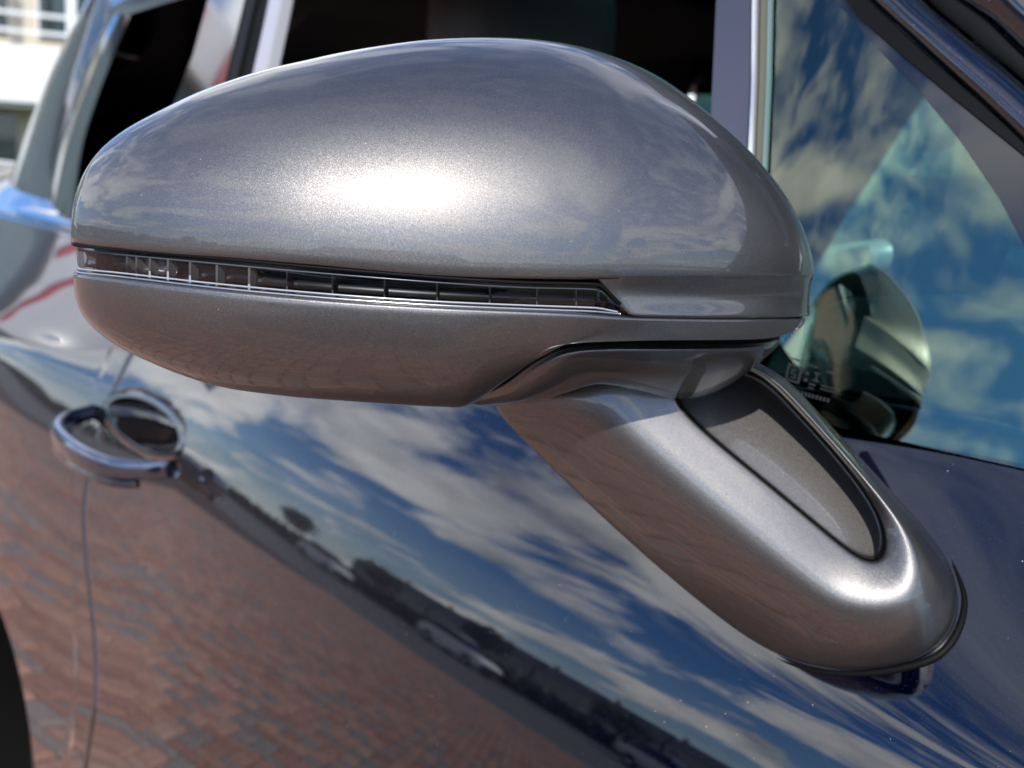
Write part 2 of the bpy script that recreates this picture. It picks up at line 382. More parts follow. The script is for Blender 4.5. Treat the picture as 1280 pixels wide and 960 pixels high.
panel('front_door',XB,XC,330,-.36,1.0175,230,extra=lambda x,z:cup(x,z)*1.15,sweep=1)
FX,RX,WZ,AR=1.75,-2.32,-.17,.575
def arch_at(wx):
    return lambda x:np.where(np.abs(x-wx)<AR,WZ+np.sqrt(np.clip(AR**2-(x-wx)**2,0,9)),-.34)
panel('front_wing',XA,XB+.004,90,-.3,1.0175,60,z0f=arch_at(FX))
panel('rear_wing',XC-.004,XD,260,-.3,1.0175,110,z0f=arch_at(RX),sweep=2)
MB().box(-2.05,-1.40,.10,.12,.3,.90).build('inner_sill','matt_black',car,smooth=False)
FY=2.70
xs=np.linspace(XA,XD,80); zs=np.linspace(-.34,1.0175,24); X,Z=np.meshgrid(xs,zs,indexing='ij'); Z=Z-belt_drop(X)*(Z>.5)
grid('far_flank',np.stack([X,FY-body_y(X,Z),Z],-1),'navy',car,np.array([-1,1.3,.3]))
xs=np.linspace(XA,.02,40); ts=np.linspace(0,1,50); X,T_=np.meshgrid(xs,ts,indexing='ij')
zb=1.0175-belt_drop(X); yl=body_y(X,zb); Yb=yl+(FY-2*yl)*T_; crown=np.sin(T_*PI)
Zb=zb+.004+.075*crown**.5+.06*_sm((.9-X)/1.2)*crown-.14*np.clip((X-1.5)/.8,0,1)**2
grid('bonnet',np.stack([X,Yb,Zb],-1),'navy',car,np.array([.9,1.3,.0]))
MB().bev(XA-.03,XA+.12,.5,2.2,-.25,.85,.05).build('front_bumper','navy',car)
MB().bev(XD-.10,XD+.02,.40,2.3,-.25,.98,.05).build('rear_bumper','navy',car)
MB().box(XD,XA,.2,FY-.2,-.36,-.32).build('underbody','matt_black',car,smooth=False)
# belt moulding between glass and door skin
xs=np.linspace(.1,-3.0,160); prof=[(.000,-.010),(-.002,.000),(.003,.006),(.010,.012),(.019,.018),(.027,.020),(.034,.017),(.036,.005)]
P=np.array([[(x,body_y(x,1.0175-belt_drop(x))+.004+a,1.019-belt_drop(x)+b_) for a,b_ in prof] for x in xs])
grid('belt_moulding',P,'gloss_black',car,np.array([-1,.2,.9]))
def slab(name,poly,off,th,mt,parent=car,bev=.0,step=.03,**kw):
    """a plate lying on the curved side-glass surface: poly in (x,z), outer face `off` outside the glass"""
    P=np.asarray(poly,float); bm=bmesh.new(); bm.faces.new([bm.verts.new((x,0,z)) for x,z in P])
    for xc in np.arange(P[:,0].min()+step/2,P[:,0].max(),step):
        bmesh.ops.bisect_plane(bm,geom=bm.verts[:]+bm.edges[:]+bm.faces[:],plane_co=(xc,0,0),plane_no=(1,0,0))
    bmesh.ops.recalc_face_normals(bm,faces=bm.faces[:])
    if bm.faces[:][0].normal.y>0: bmesh.ops.reverse_faces(bm,faces=bm.faces[:])
    r=bmesh.ops.extrude_face_region(bm,geom=bm.faces[:]); inner=set(v for v in r['geom'] if isinstance(v,bmesh.types.BMVert))
    for v in bm.verts: v.co.y=float(green_y(v.co.x,v.co.z))-off+(0 if v in inner else th)
    bmesh.ops.recalc_face_normals(bm,faces=bm.faces[:])
    if bev:
        es=[e for e in bm.edges if len(e.link_faces)==2 and e.calc_face_angle(0)>.8]
        bmesh.ops.bevel(bm,geom=es,offset=bev,segments=2,affect='EDGES',clamp_overlap=True)
    bm.verts.index_update(); V=[tuple(v.co) for v in bm.verts]; F=[[v.index for v in f.verts] for f in bm.faces]; bm.free()
    return mk(name,V,F,mt,parent,smooth=True,autosharp=30,**kw)
# front quarter light and its frame
slab('quarter_glass',[(-0.7819,1.3789),(-0.7456,1.3760),(-0.6594,1.3048),(-0.6193,1.2731),(-0.5807,1.2370),(-0.5425,1.1950),(-0.5028,1.1426),(-0.4656,1.0051),(-0.5378,1.0095),(-0.6186,1.0146),(-0.6722,1.0186),(-0.7207,1.1742)],.001,.004,'glass')
slab('gloss_frame',[(-0.7441,1.3759),(-0.7190,1.3740),(-0.6854,1.3457),(-0.6240,1.3086),(-0.5310,1.2281),(-0.5110,1.1546),(-0.5428,1.1962),(-0.5810,1.2382),(-0.6196,1.2743),(-0.6598,1.3061)],.004,.010,'gloss_black')
slab('pillar_seal',[(-0.7257,1.3745),(-0.7153,1.3738),(-0.5326,1.2340),(-0.5301,1.2247),(-0.6807,1.3312)],.008,.012,'rubber')
# body-coloured A pillar: rounded band
def band(name,line0,line1,bulge,off,mt,nb=9,n=40,**kw):
    A=cr(line0,n); B_=cr(line1,n); t_=np.linspace(0,1,nb)
    P=[]
    for a,b_ in zip(A,B_):
        row=[]
        for q in t_:
            x,z=a+(b_-a)*q; row.append((x,float(green_y(x,z))-off-bulge*math.sin(PI*q)**.8,z))
        P.append(row)
    return grid(name,np.array(P),mt,car,np.array([-1,1.2,1.0]),**kw)
band('a_pillar',[(-0.7274,1.3880),(-0.6795,1.3480),(-0.6078,1.2930),(-0.5321,1.2322),(-0.4041,1.1199)],[(-0.6714,1.3837),(-0.6419,1.3488),(-0.5972,1.3144),(-0.5435,1.2739),(-0.4276,1.1775)],.012,.006,'navy')
band('a_pillar_seal',[(-0.6714,1.3837),(-0.6419,1.3488),(-0.5972,1.3144),(-0.5435,1.2739),(-0.4276,1.1775)],[(-0.6521,1.3823),(-0.6254,1.3531),(-0.5900,1.3278),(-0.5490,1.2941),(-0.4331,1.1992)],.002,-.004,'rubber')
band('roof_side_frame',[(-0.6471,1.3858),(-0.6207,1.3529),(-0.5872,1.3295),(-0.5500,1.2977),(-0.4345,1.2046)],[(-0.5902,1.4641),(-0.5571,1.4186),(-0.5156,1.3746),(-0.4657,1.3269),(-0.3941,1.2502)],.02,.002,'navy')
# divider bar
slab('divider_bar',[(-0.8376,1.3839),(-0.7951,1.3801),(-0.7583,1.2813),(-0.7284,1.1871),(-0.6801,1.0211),(-0.7150,1.0152),(-0.7870,1.2398)],.010,.012,'satin',bev=.0015)
slab('divider_chrome',[(-0.7942,1.3800),(-0.7889,1.3795),(-0.7542,1.2812),(-0.7239,1.1873),(-0.6761,1.0218),(-0.6794,1.0213),(-0.7276,1.1871),(-0.7574,1.2812)],.012,.010,'chrome',bev=.001)
slab('divider_seal',[(-0.7880,1.3794),(-0.7819,1.3789),(-0.7478,1.2811),(-0.7187,1.1876),(-0.6715,1.0226),(-0.6754,1.0219),(-0.7232,1.1874),(-0.7534,1.2812)],.007,.008,'olive')
slab('glass_edge',[(-0.7810,1.3789),(-0.7776,1.3786),(-0.7439,1.2811),(-0.7151,1.1878),(-0.6682,1.0232),(-0.6708,1.0227),(-0.7180,1.1877),(-0.7471,1.2811)],.006,.003,'glass_edge')
# B pillar applique, seals, second door frame
slab('b_pillar',[(-2.1428,1.5143),(-1.9453,1.4934),(-1.9308,1.4268),(-1.9023,1.2961),(-1.8800,1.2064),(-2.1507,1.2024),(-2.1448,1.2734),(-2.1209,1.3574)],.008,.02,'gloss_black',bev=.003)
slab('b_pillar_seal',[(-1.9414,1.4930),(-1.8996,1.4886),(-1.8894,1.4236),(-1.8586,1.2951),(-1.8442,1.2070),(-1.8763,1.2065),(-1.8986,1.2960),(-1.9269,1.4265)],.006,.02,'rubber')
slab('window_frame_strip',[(-1.8418,1.4826),(-1.7873,1.4769),(-1.7610,1.3896),(-1.7349,1.2923),(-1.7897,1.2935),(-1.8140,1.3931)],.008,.02,'strip_grey',bev=.002)
slab('b_pillar_inner',[(-1.8959,1.4882),(-1.8454,1.4829),(-1.8174,1.3933),(-1.7931,1.2936),(-1.8550,1.2950),(-1.8857,1.4233)],.001,.03,'matt_black')
# rear quarter: reveal round the dark opening, then the body-coloured C pillar outside it
O_in=np.array([(-2.6667,1.5542),(-2.7413,1.4133),(-2.7813,1.3181),(-2.7909,1.2116),(-2.7284,1.1161),(-2.6266,1.0188)]); O_mid=np.array([(-2.8922,1.5781),(-3.0114,1.4196),(-3.0682,1.3067),(-3.0628,1.1809),(-2.9826,1.0782),(-2.9039,0.9897)]); O_out=np.array([(-3.1060,1.6012),(-3.4067,1.4851),(-3.6028,1.3643),(-3.7182,1.2183),(-3.8400,1.0752),(-4.1425,0.9492)])
band('rear_window_seal',O_in,O_mid,.004,.004,'gloss_black')
band('c_pillar',O_mid,O_out,.035,.004,'navy',nb=14)
CO_=cr(O_out,30); P=np.array([[(x-.02*q-.10*q*q,float(green_y(x,z))-.004+.6*q**1.3,z+.0*q) for q in np.linspace(0,1,12)] for x,z in CO_])
grid('c_pillar_back',P,'navy',car,np.array([-2,1.4,1.0]))
# haunch top rising from the crest to the C pillar
xs=np.linspace(-1.95,XD,60); ts=np.linspace(0,1,24); P=[]
for x in xs:
    row=[]
    for q in ts:
        z=1.0225+.10*_sm((-x-2.2)/1.0)*math.sin(q*PI/2); y=float(body_y(x,1.022))+.24*q**.9; row.append((x,y,z))
    P.append(row)
grid('haunch_top',np.array(P),'navy',car,CEN)
# roof, screen, headlining
def roof_z(x,y): return 1.74-.10*((y-1.35)/.95)**2-.05*np.clip((x+1.9)/1.4,-2,1)**2-.10*np.clip((-x-3.6),0,2)
xs=np.linspace(-.75,-4.2,60); ys=np.linspace(.42,FY-.42,40); X,Y=np.meshgrid(xs,ys,indexing='ij')
hole=lambda x,y:(-2.6<x<-1.2) and (.80<y<1.90)
Y=np.where(Y<FY/2,FY/2+(Y-FY/2)*(1-.62*_sm((-X-2.7)/1.5)),Y); Vr=np.stack([X,Y,roof_z(X,Y)],-1).reshape(-1,3); Fr=[f for f in gfaces(60,40) if not hole(*Vr[list(f)].mean(0)[:2])]
mk('roof',Vr,Fr,'navy',car)
Vh=Vr.copy(); Vh[:,2]-=.035; mk('headlining',Vh,[f[::-1] for f in Fr],'headlining',car)
xs=np.linspace(-1.17,-2.63,8); ys=np.linspace(.78,1.92,8); X,Y=np.meshgrid(xs,ys,indexing='ij')
mk('glass_roof',np.stack([X,Y,roof_z(X,Y)-.012],-1).reshape(-1,3),gfaces(8,8),'roof_glass',car)
xs=np.linspace(-.82,-3.0,50); P=[]
for x in xs:
    zt=float(roof_z(x,.42)); P.append([(x,float(green_y(x,1.475))-.006,1.475),(x,float(green_y(x,1.52))-.014,1.53),(x,.385,zt-.02),(x,.44,float(roof_z(x,.44))+.003)])
P=np.array(P); grid('cant_rail',P,'navy',car,CEN)
P2=np.array([[(x,FY-float(green_y(x,1.475))+.006,1.46),(x,FY-float(green_y(x,1.52))+.014,1.53),(x,FY-.385,float(roof_z(x,.42))-.02),(x,FY-.46,float(roof_z(x,.46))+.003)] for x in np.linspace(-.70,-4.2,50)]); grid('far_cant_rail',P2,'navy',car,np.array([-1,1.3,.6]))
def farwin(name,poly,mt): 
    P=[(x,FY-float(green_y(x,z)),z) for x,z in poly]; return mk(name,P,[tuple(range(len(P)))],mt,car,smooth=False)
farwin('far_window',[(-.9,1.05),(-1.0,1.50),(-1.9,1.52),(-1.9,1.05)],'far_glass')
farwin('far_pillar',[(-1.9,1.0),(-1.9,1.6),(-2.1,1.6),(-2.15,1.0)],'headlining')
farwin('far_window',[(-2.15,1.05),(-2.1,1.52),(-3.1,1.50),(-3.3,1.05)],'far_glass')
farwin('far_pillar',[(-3.3,1.0),(-3.1,1.6),(-3.6,1.6),(-3.9,1.0)],'headlining')
farwin('far_pillar',[(-.9,1.0),(-1.0,1.6),(-.85,1.6),(.0,1.0)],'headlining')
def quad(name,a,b_,c,d,mt): return mk(name,[a,b_,c,d],[(0,1,2,3)],mt,car,smooth=False)
quad('windscreen',(.05,.34,1.06),(.05,2.36,1.06),(-.76,2.26,1.72),(-.76,.44,1.72),'far_glass')
quad('rear_window',(-4.2,1.05,1.58),(-4.2,1.65,1.58),(-4.5,1.7,1.10),(-4.5,1.0,1.10),'van_glass')
MB().box(-4.3,-3.9,.9,1.8,.9,1.05).build('parcel_shelf','headlining',car,smooth=False)
mb=MB(); mb.bev(-.75,-.06,.30,2.4,.75,1.10,.05); db=mb.build('dashboard','dash_grey',car)
P=[]
for x in np.linspace(-1.84,-.15,40):
    y=float(body_y(x,1.0)); P.append([(x,y+.075,1.012),(x,y+.085,1.045),(x,y+.13,1.055),(x,y+.16,1.02),(x,y+.17,.3)])
grid('door_card',np.array(P),'dash_grey',car,np.array([-1,.1,.6]))
MB().bev(-3.9,-3.5,.85,2.2,-.05,1.30,.09).build('rear_seat','leather',car)
MB().box(-4.3,.1,.24,2.4,-.10,-.05).build('cabin_floor','headlining',car,smooth=False)
for y in (.80,1.90):
    st=MB().bev(-2.00,-1.72,y-.30,y+.30,.10,1.22,.09).build('seat_back','leather',car)
    h=MB().bev(-1.98,-1.82,y-.19,y+.19,1.28,1.56,.07).build('headrest','seat_grey',car)
    for s_ in (-.07,.07): MB().tube([(-1.90,y+s_,1.15),(-1.90,y+s_,1.32)],.010,8).build('headrest_post','chrome',h)
    MB().bev(-1.75,-1.0,y-.33,y+.33,.08,.32,.08).build('seat_base','leather',car)
sc0=np.array([-.98,.82,1.12]); ax=np.array([-.90,0,.42]); ax/=np.linalg.norm(ax); e1=np.array([0,1.,0]); e2=np.cross(ax,e1)
V=[];n_=10
for k in range(60):
    a=2*PI*k/60; rd=e1*math.cos(a)+e2*math.sin(a)
    for j in range(n_): q=2*PI*j/n_; V.append(sc0+rd*(.265+.021*math.cos(q))+ax*.021*math.sin(q))
sw=mk('steering_wheel',V,gfaces(60,n_,wrapu=True,wrapv=True),'leather',car)
mk('hub',[sc0+.09*(e1*math.cos(a)+e2*math.sin(a))+ax*h_ for h_ in (-.05,.015) for a in np.linspace(0,2*PI,25)[:-1]],gfaces(2,24,wrapv=True)+[tuple(range(24)),tuple(range(24,48))],'leather',sw,smooth=False)
for a in (0.1,PI-.1,-PI/2 if e2[2]>0 else PI/2):
    MB().tube([sc0+.07*(e1*math.cos(a)+e2*math.sin(a)),sc0+.255*(e1*math.cos(a)+e2*math.sin(a))],.02,8).build('spoke','strip_grey',sw)
# wheels
def wheel(wx,wy,name,sd=1):
    wc=np.array([wx,wy,WZ]); R0=.535
    prof=[(.36,.0),(.40,-.015),(.47,-.03),(.51,-.018),(.535,.015),(.535,.32)]
    V=[(wc[0]+r*math.cos(a),wc[1]+sd*d,wc[2]+r*math.sin(a)) for a in np.linspace(0,2*PI,73)[:-1] for r,d in prof]
    wh=mk(name,V,gfaces(72,len(prof),wrapu=True),'tyre',car)
    V=[(wc[0]+r*math.cos(a),wc[1]+sd*d,wc[2]+r*math.sin(a)) for a in np.linspace(0,2*PI,73)[:-1] for r,d in [(.365,-.01),(.35,.0),(.335,.05),(.31,.12),(.0,.14)]]
    mk('rim',V,gfaces(72,5,wrapu=True),'rim_dark',wh)
    for k in range(10):
        a=2*PI*k/10; MB().tube([wc+np.array([.03*math.cos(a),sd*.03,.03*math.sin(a)]),wc+np.array([.345*math.cos(a),sd*.01,.345*math.sin(a)])],[.035,.018],8).build('wheel_spoke','rim_dark',wh)
for wx in (RX,FX):
    wheel(wx,.13,'wheel'); wheel(wx,FY-.13,'wheel',-1)
    V=[(wx+(AR+.01)*math.cos(a),y,WZ+(AR+.01)*math.sin(a)) for a in np.linspace(-.3,PI+.3,40) for y in (.02,.60)]
    mk('wheel_arch_liner',V,gfaces(40,2),'matt_black',car)
# outer door handle: bowed grip over a shaded cup
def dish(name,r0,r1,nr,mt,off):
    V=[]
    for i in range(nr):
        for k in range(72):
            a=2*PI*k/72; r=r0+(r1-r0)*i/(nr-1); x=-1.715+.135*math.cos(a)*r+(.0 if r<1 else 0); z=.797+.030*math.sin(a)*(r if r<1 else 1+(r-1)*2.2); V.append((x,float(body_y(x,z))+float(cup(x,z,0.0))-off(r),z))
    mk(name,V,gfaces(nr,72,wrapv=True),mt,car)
dish('recess_shade',.02,1.0,18,'gloss_black',lambda r:.0016)  # shade inside the cup, painted in as a black dish
dish('recess_flange',.985,1.16,10,'navy',lambda r:.0020*min(1,max(0,(1.16-r)/.08))+.0002)
hp=cr([(-1.895,.010,.781),(-1.86,-.040,.777),(-1.79,-.066,.773),(-1.68,-.070,.772),(-1.58,-.052,.773),(-1.535,-.016,.776),(-1.515,.012,.780)],60)
V=[]; n_=16
for i,p in enumerate(hp):
    q=i/59; hgt=.012+.005*math.sin(PI*q); dep=.010+.002*math.sin(PI*q)
    for k in range(n_):
        a=2*PI*k/n_; c_,s_=math.cos(a),math.sin(a)
        V.append(p+np.array([0,dep*math.copysign(abs(c_)**.75,c_),hgt*math.copysign(abs(s_)**.75,s_)]))
M['dark_chrome']=mat('dark_chrome',(.16,.175,.22),.12,1.0)[0]
hd=mk('door_handle',V,gfaces(60,n_,wrapv=True)+[tuple(range(n_)),tuple(59*n_+k for k in range(n_))],'dark_chrome',car)
hp2=hp[6:54]+np.array([0,-.003,-.019]); MB().tube(hp2,.006,10).build('grip_trim','gloss_black',hd)
# ------------------------------------------------------------------ the mirror
SCALE=1.0
HC=np.array([-.46,-.22,1.155])
CONT=np.array([(-0.5600,-0.3569,1.1560),(-0.5420,-0.3623,1.1574)] + [(-0.5238,-0.3665,1.1585),(-0.5148,-0.3655,1.1589),(-0.4960,-0.3594,1.1592),(-0.4760,-0.3479,1.1593),(-0.4589,-0.3344,1.1593),(-0.4397,-0.3157,1.1592),(-0.4252,-0.2988,1.1587),(-0.4068,-0.2737,1.1576),(-0.3907,-0.2473,1.1572),(-0.3771,-0.2188,1.1577),(-0.3679,-0.1899,1.1584),(-0.3620,-0.1475,1.1587),(-0.3619,-0.1194,1.1584),(-0.3643,-0.0995,1.1580),(-0.3688,-0.0873,1.1574),(-0.3758,-0.0757,1.1565)] + [(-0.4000,-0.0484,1.1538),(-0.4250,-0.0238,1.1509)])
RIDGE=np.array([(-0.5473,-0.3598,1.1573),(-0.5477,-0.3603,1.1622),(-0.5477,-0.3602,1.1688),(-0.5458,-0.3578,1.1787),(-0.5425,-0.3538,1.1880),(-0.5380,-0.3482,1.1962),(-0.5309,-0.3389,1.2067),(-0.5216,-0.3262,1.2159),(-0.5128,-0.3135,1.2240),(-0.5044,-0.3007,1.2302),(-0.4972,-0.2892,1.2349),(-0.4904,-0.2775,1.2387),(-0.4838,-0.2657,1.2425),(-0.4760,-0.2507,1.2465),(-0.4672,-0.2322,1.2505),(-0.4590,-0.2130,1.2530),(-0.4513,-0.1929,1.2542),(-0.4454,-0.1754,1.2536),(-0.4399,-0.1569,1.2509),(-0.4348,-0.1373,1.2454),(-0.4312,-0.1213,1.2373),(-0.4273,-0.1004,1.2238),(-0.4242,-0.0799,1.2062),(-0.4219,-0.0595,1.1851),(-0.4204,-0.0427,1.1664),(-0.4197,-0.0314,1.1544)])
CO=cr(CONT,160); RI=cr(RIDGE,160)
ss=np.linspace(0,1,150)
Cs=at(CO,ss)
def rmatch(s):   # ridge fraction whose bearing (seen from inside the housing) matches the contour's
    Q=np.array([-.62,-.20])
    def ang(P):
        a=np.unwrap(np.arctan2(P[:,1]-Q[1],P[:,0]-Q[0])); a=np.maximum.accumulate(a); return (a-a[0])/(a[-1]-a[0])
    ac=ang(Cs); ar=ang(RI); x=np.linspace(0,1,len(RI)); f=np.interp(ac,ar+np.arange(len(ar))*1e-9,x)
    f=.55*f+.45*s; k=np.hanning(21);k/=k.sum(); g=np.convolve(np.pad(f-s,10,mode='reflect',reflect_type='odd'),k,mode='valid'); return np.clip(s+g,0,1)
Rs=at(RI,rmatch(ss))
def dome(Cp,Rp,a,eh,ev):
    ca=np.cos(a); sa_=np.sin(a)
    h=(np.sign(ca)*abs(ca)**eh)[:,None]; v_=np.sign(sa_)*abs(sa_)**ev
    P=Rp.copy(); P[:,:2]=Rp[:,:2]+(Cp[:,:2]-Rp[:,:2])*h; P[:,2]=Cp[:,2]+(Rp[:,2]-Cp[:,2])*v_
    return P
EH=np.interp(ss,[0,.1,.62,.86,1],[1.15,1.25,1.25,1.65,1.65]); EV=np.interp(ss,[0,.62,.86,1],[.96,.96,1.15,1.15])
rows=[dome(Cs,Rs,a,EH,EV) for a in np.radians(np.concatenate([np.linspace(0,90,48),[95,101,108,115]]))]
P=np.array(rows).transpose(1,0,2)
mirror=empty('door_mirror',(0,0,0)); mirror.parent=car; _ml=Vector((-.42,-.2,1.22)); mirror.location=_ml-car.location; WORLD[mirror.name]=_ml
grid('mirror_cap',P,'grey',mirror,HC,lips='2',lip=.006,rad=.0016)
DOME=P
# strip: top edge T, bottom edge D, as fractions along the contour
T_E=np.array([(-0.5400,-0.3623,1.1569)] + [(-0.5232,-0.3663,1.1575),(-0.5159,-0.3653,1.1575),(-0.4908,-0.3561,1.1580),(-0.4598,-0.3340,1.1580),(-0.4363,-0.3105,1.1573),(-0.4165,-0.2859,1.1564),(-0.3993,-0.2601,1.1555),(-0.3843,-0.2327,1.1549),(-0.3738,-0.2073,1.1551),(-0.3720,-0.2018,1.1543),(-0.3711,-0.1990,1.1521),(-0.3700,-0.1947,1.1483),(-0.3689,-0.1907,1.1445)])
D_E=np.array([(-0.5400,-0.3619,1.1433)] + [(-0.5217,-0.3662,1.1445),(-0.5162,-0.3654,1.1444),(-0.4909,-0.3562,1.1454),(-0.4598,-0.3340,1.1447),(-0.4362,-0.3103,1.1439),(-0.4163,-0.2856,1.1433),(-0.3990,-0.2597,1.1430),(-0.3840,-0.2321,1.1430),(-0.3735,-0.2065,1.1427),(-0.3717,-0.2010,1.1425),(-0.3709,-0.1984,1.1425),(-0.3699,-0.1943,1.1425),(-0.3687,-0.1898,1.1426)])
def loft(rows,nu,nv):
    """rows of paired control points -> smooth patch P[u][v]"""
    rows=[np.asarray(r,float) for r in rows]; k=len(rows[0])
    def crx(P,n):
        if len(P)==2: t=np.linspace(0,1,n)[:,None]; return P[0]*(1-t)+P[1]*t
        Q=np.vstack([2*P[0]-P[1],P,2*P[-1]-P[-2]]); u=np.linspace(0,len(P)-1-1e-9,n); i=u.astype(int); t=(u-i)[:,None]
        p0,p1,p2,p3=Q[i],Q[i+1],Q[i+2],Q[i+3]
        return .5*((2*p1)+(-p0+p2)*t+(2*p0-5*p1+4*p2-p3)*t**2+(-p0+3*p1-3*p2+p3)*t**3)
    A=np.array([crx(r,nu) for r in rows])
    if len(rows)==1: return A.transpose(1,0,2)
    return np.array([crx(A[:,i],nv) for i in range(nu)])
# band of the cap between its crease and the seam
BT=np.array([(-0.3724,-0.2033,1.1574),(-0.3704,-0.1981,1.1579),(-0.3678,-0.1899,1.1583),(-0.3639,-0.1679,1.1585),(-0.3620,-0.1474,1.1585),(-0.3619,-0.1194,1.1582),(-0.3643,-0.0994,1.1578),(-0.3718,-0.0818,1.1569)] + [(-0.4000,-0.0484,1.1536),(-0.4250,-0.0238,1.1507)])
BM=np.array([(-0.3713,-0.1963,1.1508),(-0.3703,-0.1926,1.1508),(-0.3692,-0.1856,1.1508),(-0.3666,-0.1646,1.1504),(-0.3650,-0.1437,1.1502),(-0.3647,-0.1168,1.1498),(-0.3668,-0.0976,1.1492),(-0.3716,-0.0829,1.1484)] + [(-0.4000,-0.0494,1.1444),(-0.4250,-0.0248,1.1410)])
BB=np.array([(-0.3687,-0.1887,1.1430),(-0.3681,-0.1871,1.1429),(-0.3673,-0.1823,1.1427),(-0.3647,-0.1646,1.1424),(-0.3630,-0.1446,1.1419),(-0.3629,-0.1186,1.1412),(-0.3654,-0.0979,1.1405),(-0.3730,-0.0801,1.1393)] + [(-0.4000,-0.0480,1.1349),(-0.4250,-0.0234,1.1309)])
P=loft([BT,BM,BB],90,24)
grid('cap_edge_band',P,'grey',mirror,HC,lips='03',lip=.006,rad=.001)
# lower shell
LT=np.array([(-0.5550,-0.3577,1.1410),(-0.5400,-0.3619,1.1426)] + [(-0.5168,-0.3659,1.1440),(-0.4900,-0.3565,1.1448),(-0.4588,-0.3343,1.1442),(-0.4352,-0.3107,1.1434),(-0.4154,-0.2860,1.1428),(-0.3981,-0.2602,1.1425),(-0.3904,-0.2467,1.1424),(-0.3818,-0.2298,1.1422),(-0.3743,-0.2118,1.1419),(-0.3686,-0.1898,1.1408),(-0.3648,-0.1652,1.1401),(-0.3627,-0.1353,1.1391),(-0.3634,-0.1103,1.1383),(-0.3674,-0.0918,1.1375),(-0.3721,-0.0819,1.1369)] + [(-0.4100,-0.0405,1.1307)])
LB=np.array([(-0.5550,-0.3573,1.1403),(-0.5530,-0.3559,1.1322),(-0.5420,-0.3527,1.1212),(-0.5240,-0.3432,1.1113),(-0.5000,-0.3157,1.1000),(-0.4780,-0.2914,1.0972),(-0.4580,-0.2628,1.0963),(-0.4400,-0.2351,1.0957),(-0.4280,-0.2270,1.0972),(-0.4060,-0.2250,1.1105)] + [(-0.3873,-0.2227,1.1232),(-0.3782,-0.2139,1.1301),(-0.3689,-0.1824,1.1318),(-0.3640,-0.1424,1.1313),(-0.3641,-0.1136,1.1309),(-0.3666,-0.0961,1.1327),(-0.3702,-0.0857,1.1344)] + [(-0.4120,-0.0396,1.1278)])
T2=loft([LT],150,1)[:,0]; B2=loft([LB],150,1)[:,0]
bul=np.interp(np.arange(150)/149*17,[0,2,7,8,11,17],[1,1,1,.9,.35,.3])[:,None]
rows=[]
for a in np.concatenate([np.linspace(0,90,40),[96,102,108]]):
    ca=math.cos(math.radians(a)); sa_=math.sin(math.radians(a)); h=math.copysign(abs(ca)**.85,ca); v_=sa_**.95; q=a/90.
    P1=B2.copy(); P1[:,:2]=B2[:,:2]+(T2[:,:2]-B2[:,:2])*h; P1[:,2]=T2[:,2]+(B2[:,2]-T2[:,2])*v_
    P0=T2+(B2-T2)*min(q,1.0)
    if a>90: P0=P1*0+B2+(P1-B2)*.0+np.array([-.002,.001,.001])*(a-90)/6
    rows.append(P1*bul+P0*(1-bul))
P=np.array(rows).transpose(1,0,2)
grid('lower_shell',P,'grey',mirror,HC,lips='2',lip=.006,rad=.0011)
LSH=P
# dark carrier behind the seams
mk('inner_carrier',(HC+(P-HC)*np.array([.95,.95,.93])).reshape(-1,3),gfaces(*P.shape[:2]),'matt_black',mirror)
Pb=loft([BT,BM,BB,BB+np.array([0,0,-.01])],40,8); mk('inner_carrier',(HC+(Pb-HC)*np.array([.955,.955,.95])).reshape(-1,3),gfaces(40,8),'matt_black',mirror)
# indicator strip: dark trough, reflector, ribs, clear lens, bright lip
TT=loft([T_E],120,1)[:,0]; DD=loft([D_E],120,1)[:,0]
def inset(P,d): 
    n=P-np.array([-.60,-.10,0]); n[...,2]=0; n/=np.linalg.norm(n,axis=-1,keepdims=True); return P-n*d
q=np.linspace(0,1,14)[None,:,None]
P=TT[:,None]*(1-q)+DD[:,None]*q; P=inset(P,0.0010)-inset(P*1.0,0)*0
bulge=np.sin(np.linspace(0,PI,14))[None,:,None]; P=inset(P,-.0004*bulge+.0008+.0008*q)
ind=grid('indicator_lens',P,'lens',mirror,HC,lips='0123',lip=.003,rad=.0006)
P=TT[:,None]*(1-q)+DD[:,None]*q; grid('indicator_trough',inset(P,.0085+.002*bulge)+np.array([0,0,0.0]),'lamp_dark',mirror,HC)
def strip_tube(a,b_,fr,d,r,name,mt):
    P=(a*(1-fr)+b_*fr); MB().tube(inset(P,d),r,6).build(name,mt,mirror)
strip_tube(TT[2:112],DD[2:112],.20,.0022,.00045,'lens_rail','lamp_rib')
strip_tube(TT[2:112],DD[2:112],.80,.0022,.00045,'lens_rail','lamp_rib')
strip_tube(TT[2:114],DD[2:114],.91,.0014,.0006,'lens_rail','reflector')
strip_tube(TT[1:114],DD[1:114],.03,.0004,.0008,'lens_seal','rubber')
pq=np.linspace(.25,.75,6)[None,:,None]
P=TT[3:34,None]*(1-pq)+DD[3:34,None]*pq; grid('lamp_reflector',inset(P,.0050+.0015*np.sin(np.linspace(0,PI,6))[None,:,None]),'reflector',mirror,HC)
P=TT[34:,None]*(1-pq)+DD[34:,None]*pq; grid('lamp_reflector',inset(P,.0065+.0015*np.sin(np.linspace(0,PI,6))[None,:,None]),'lamp_dark',mirror,HC)
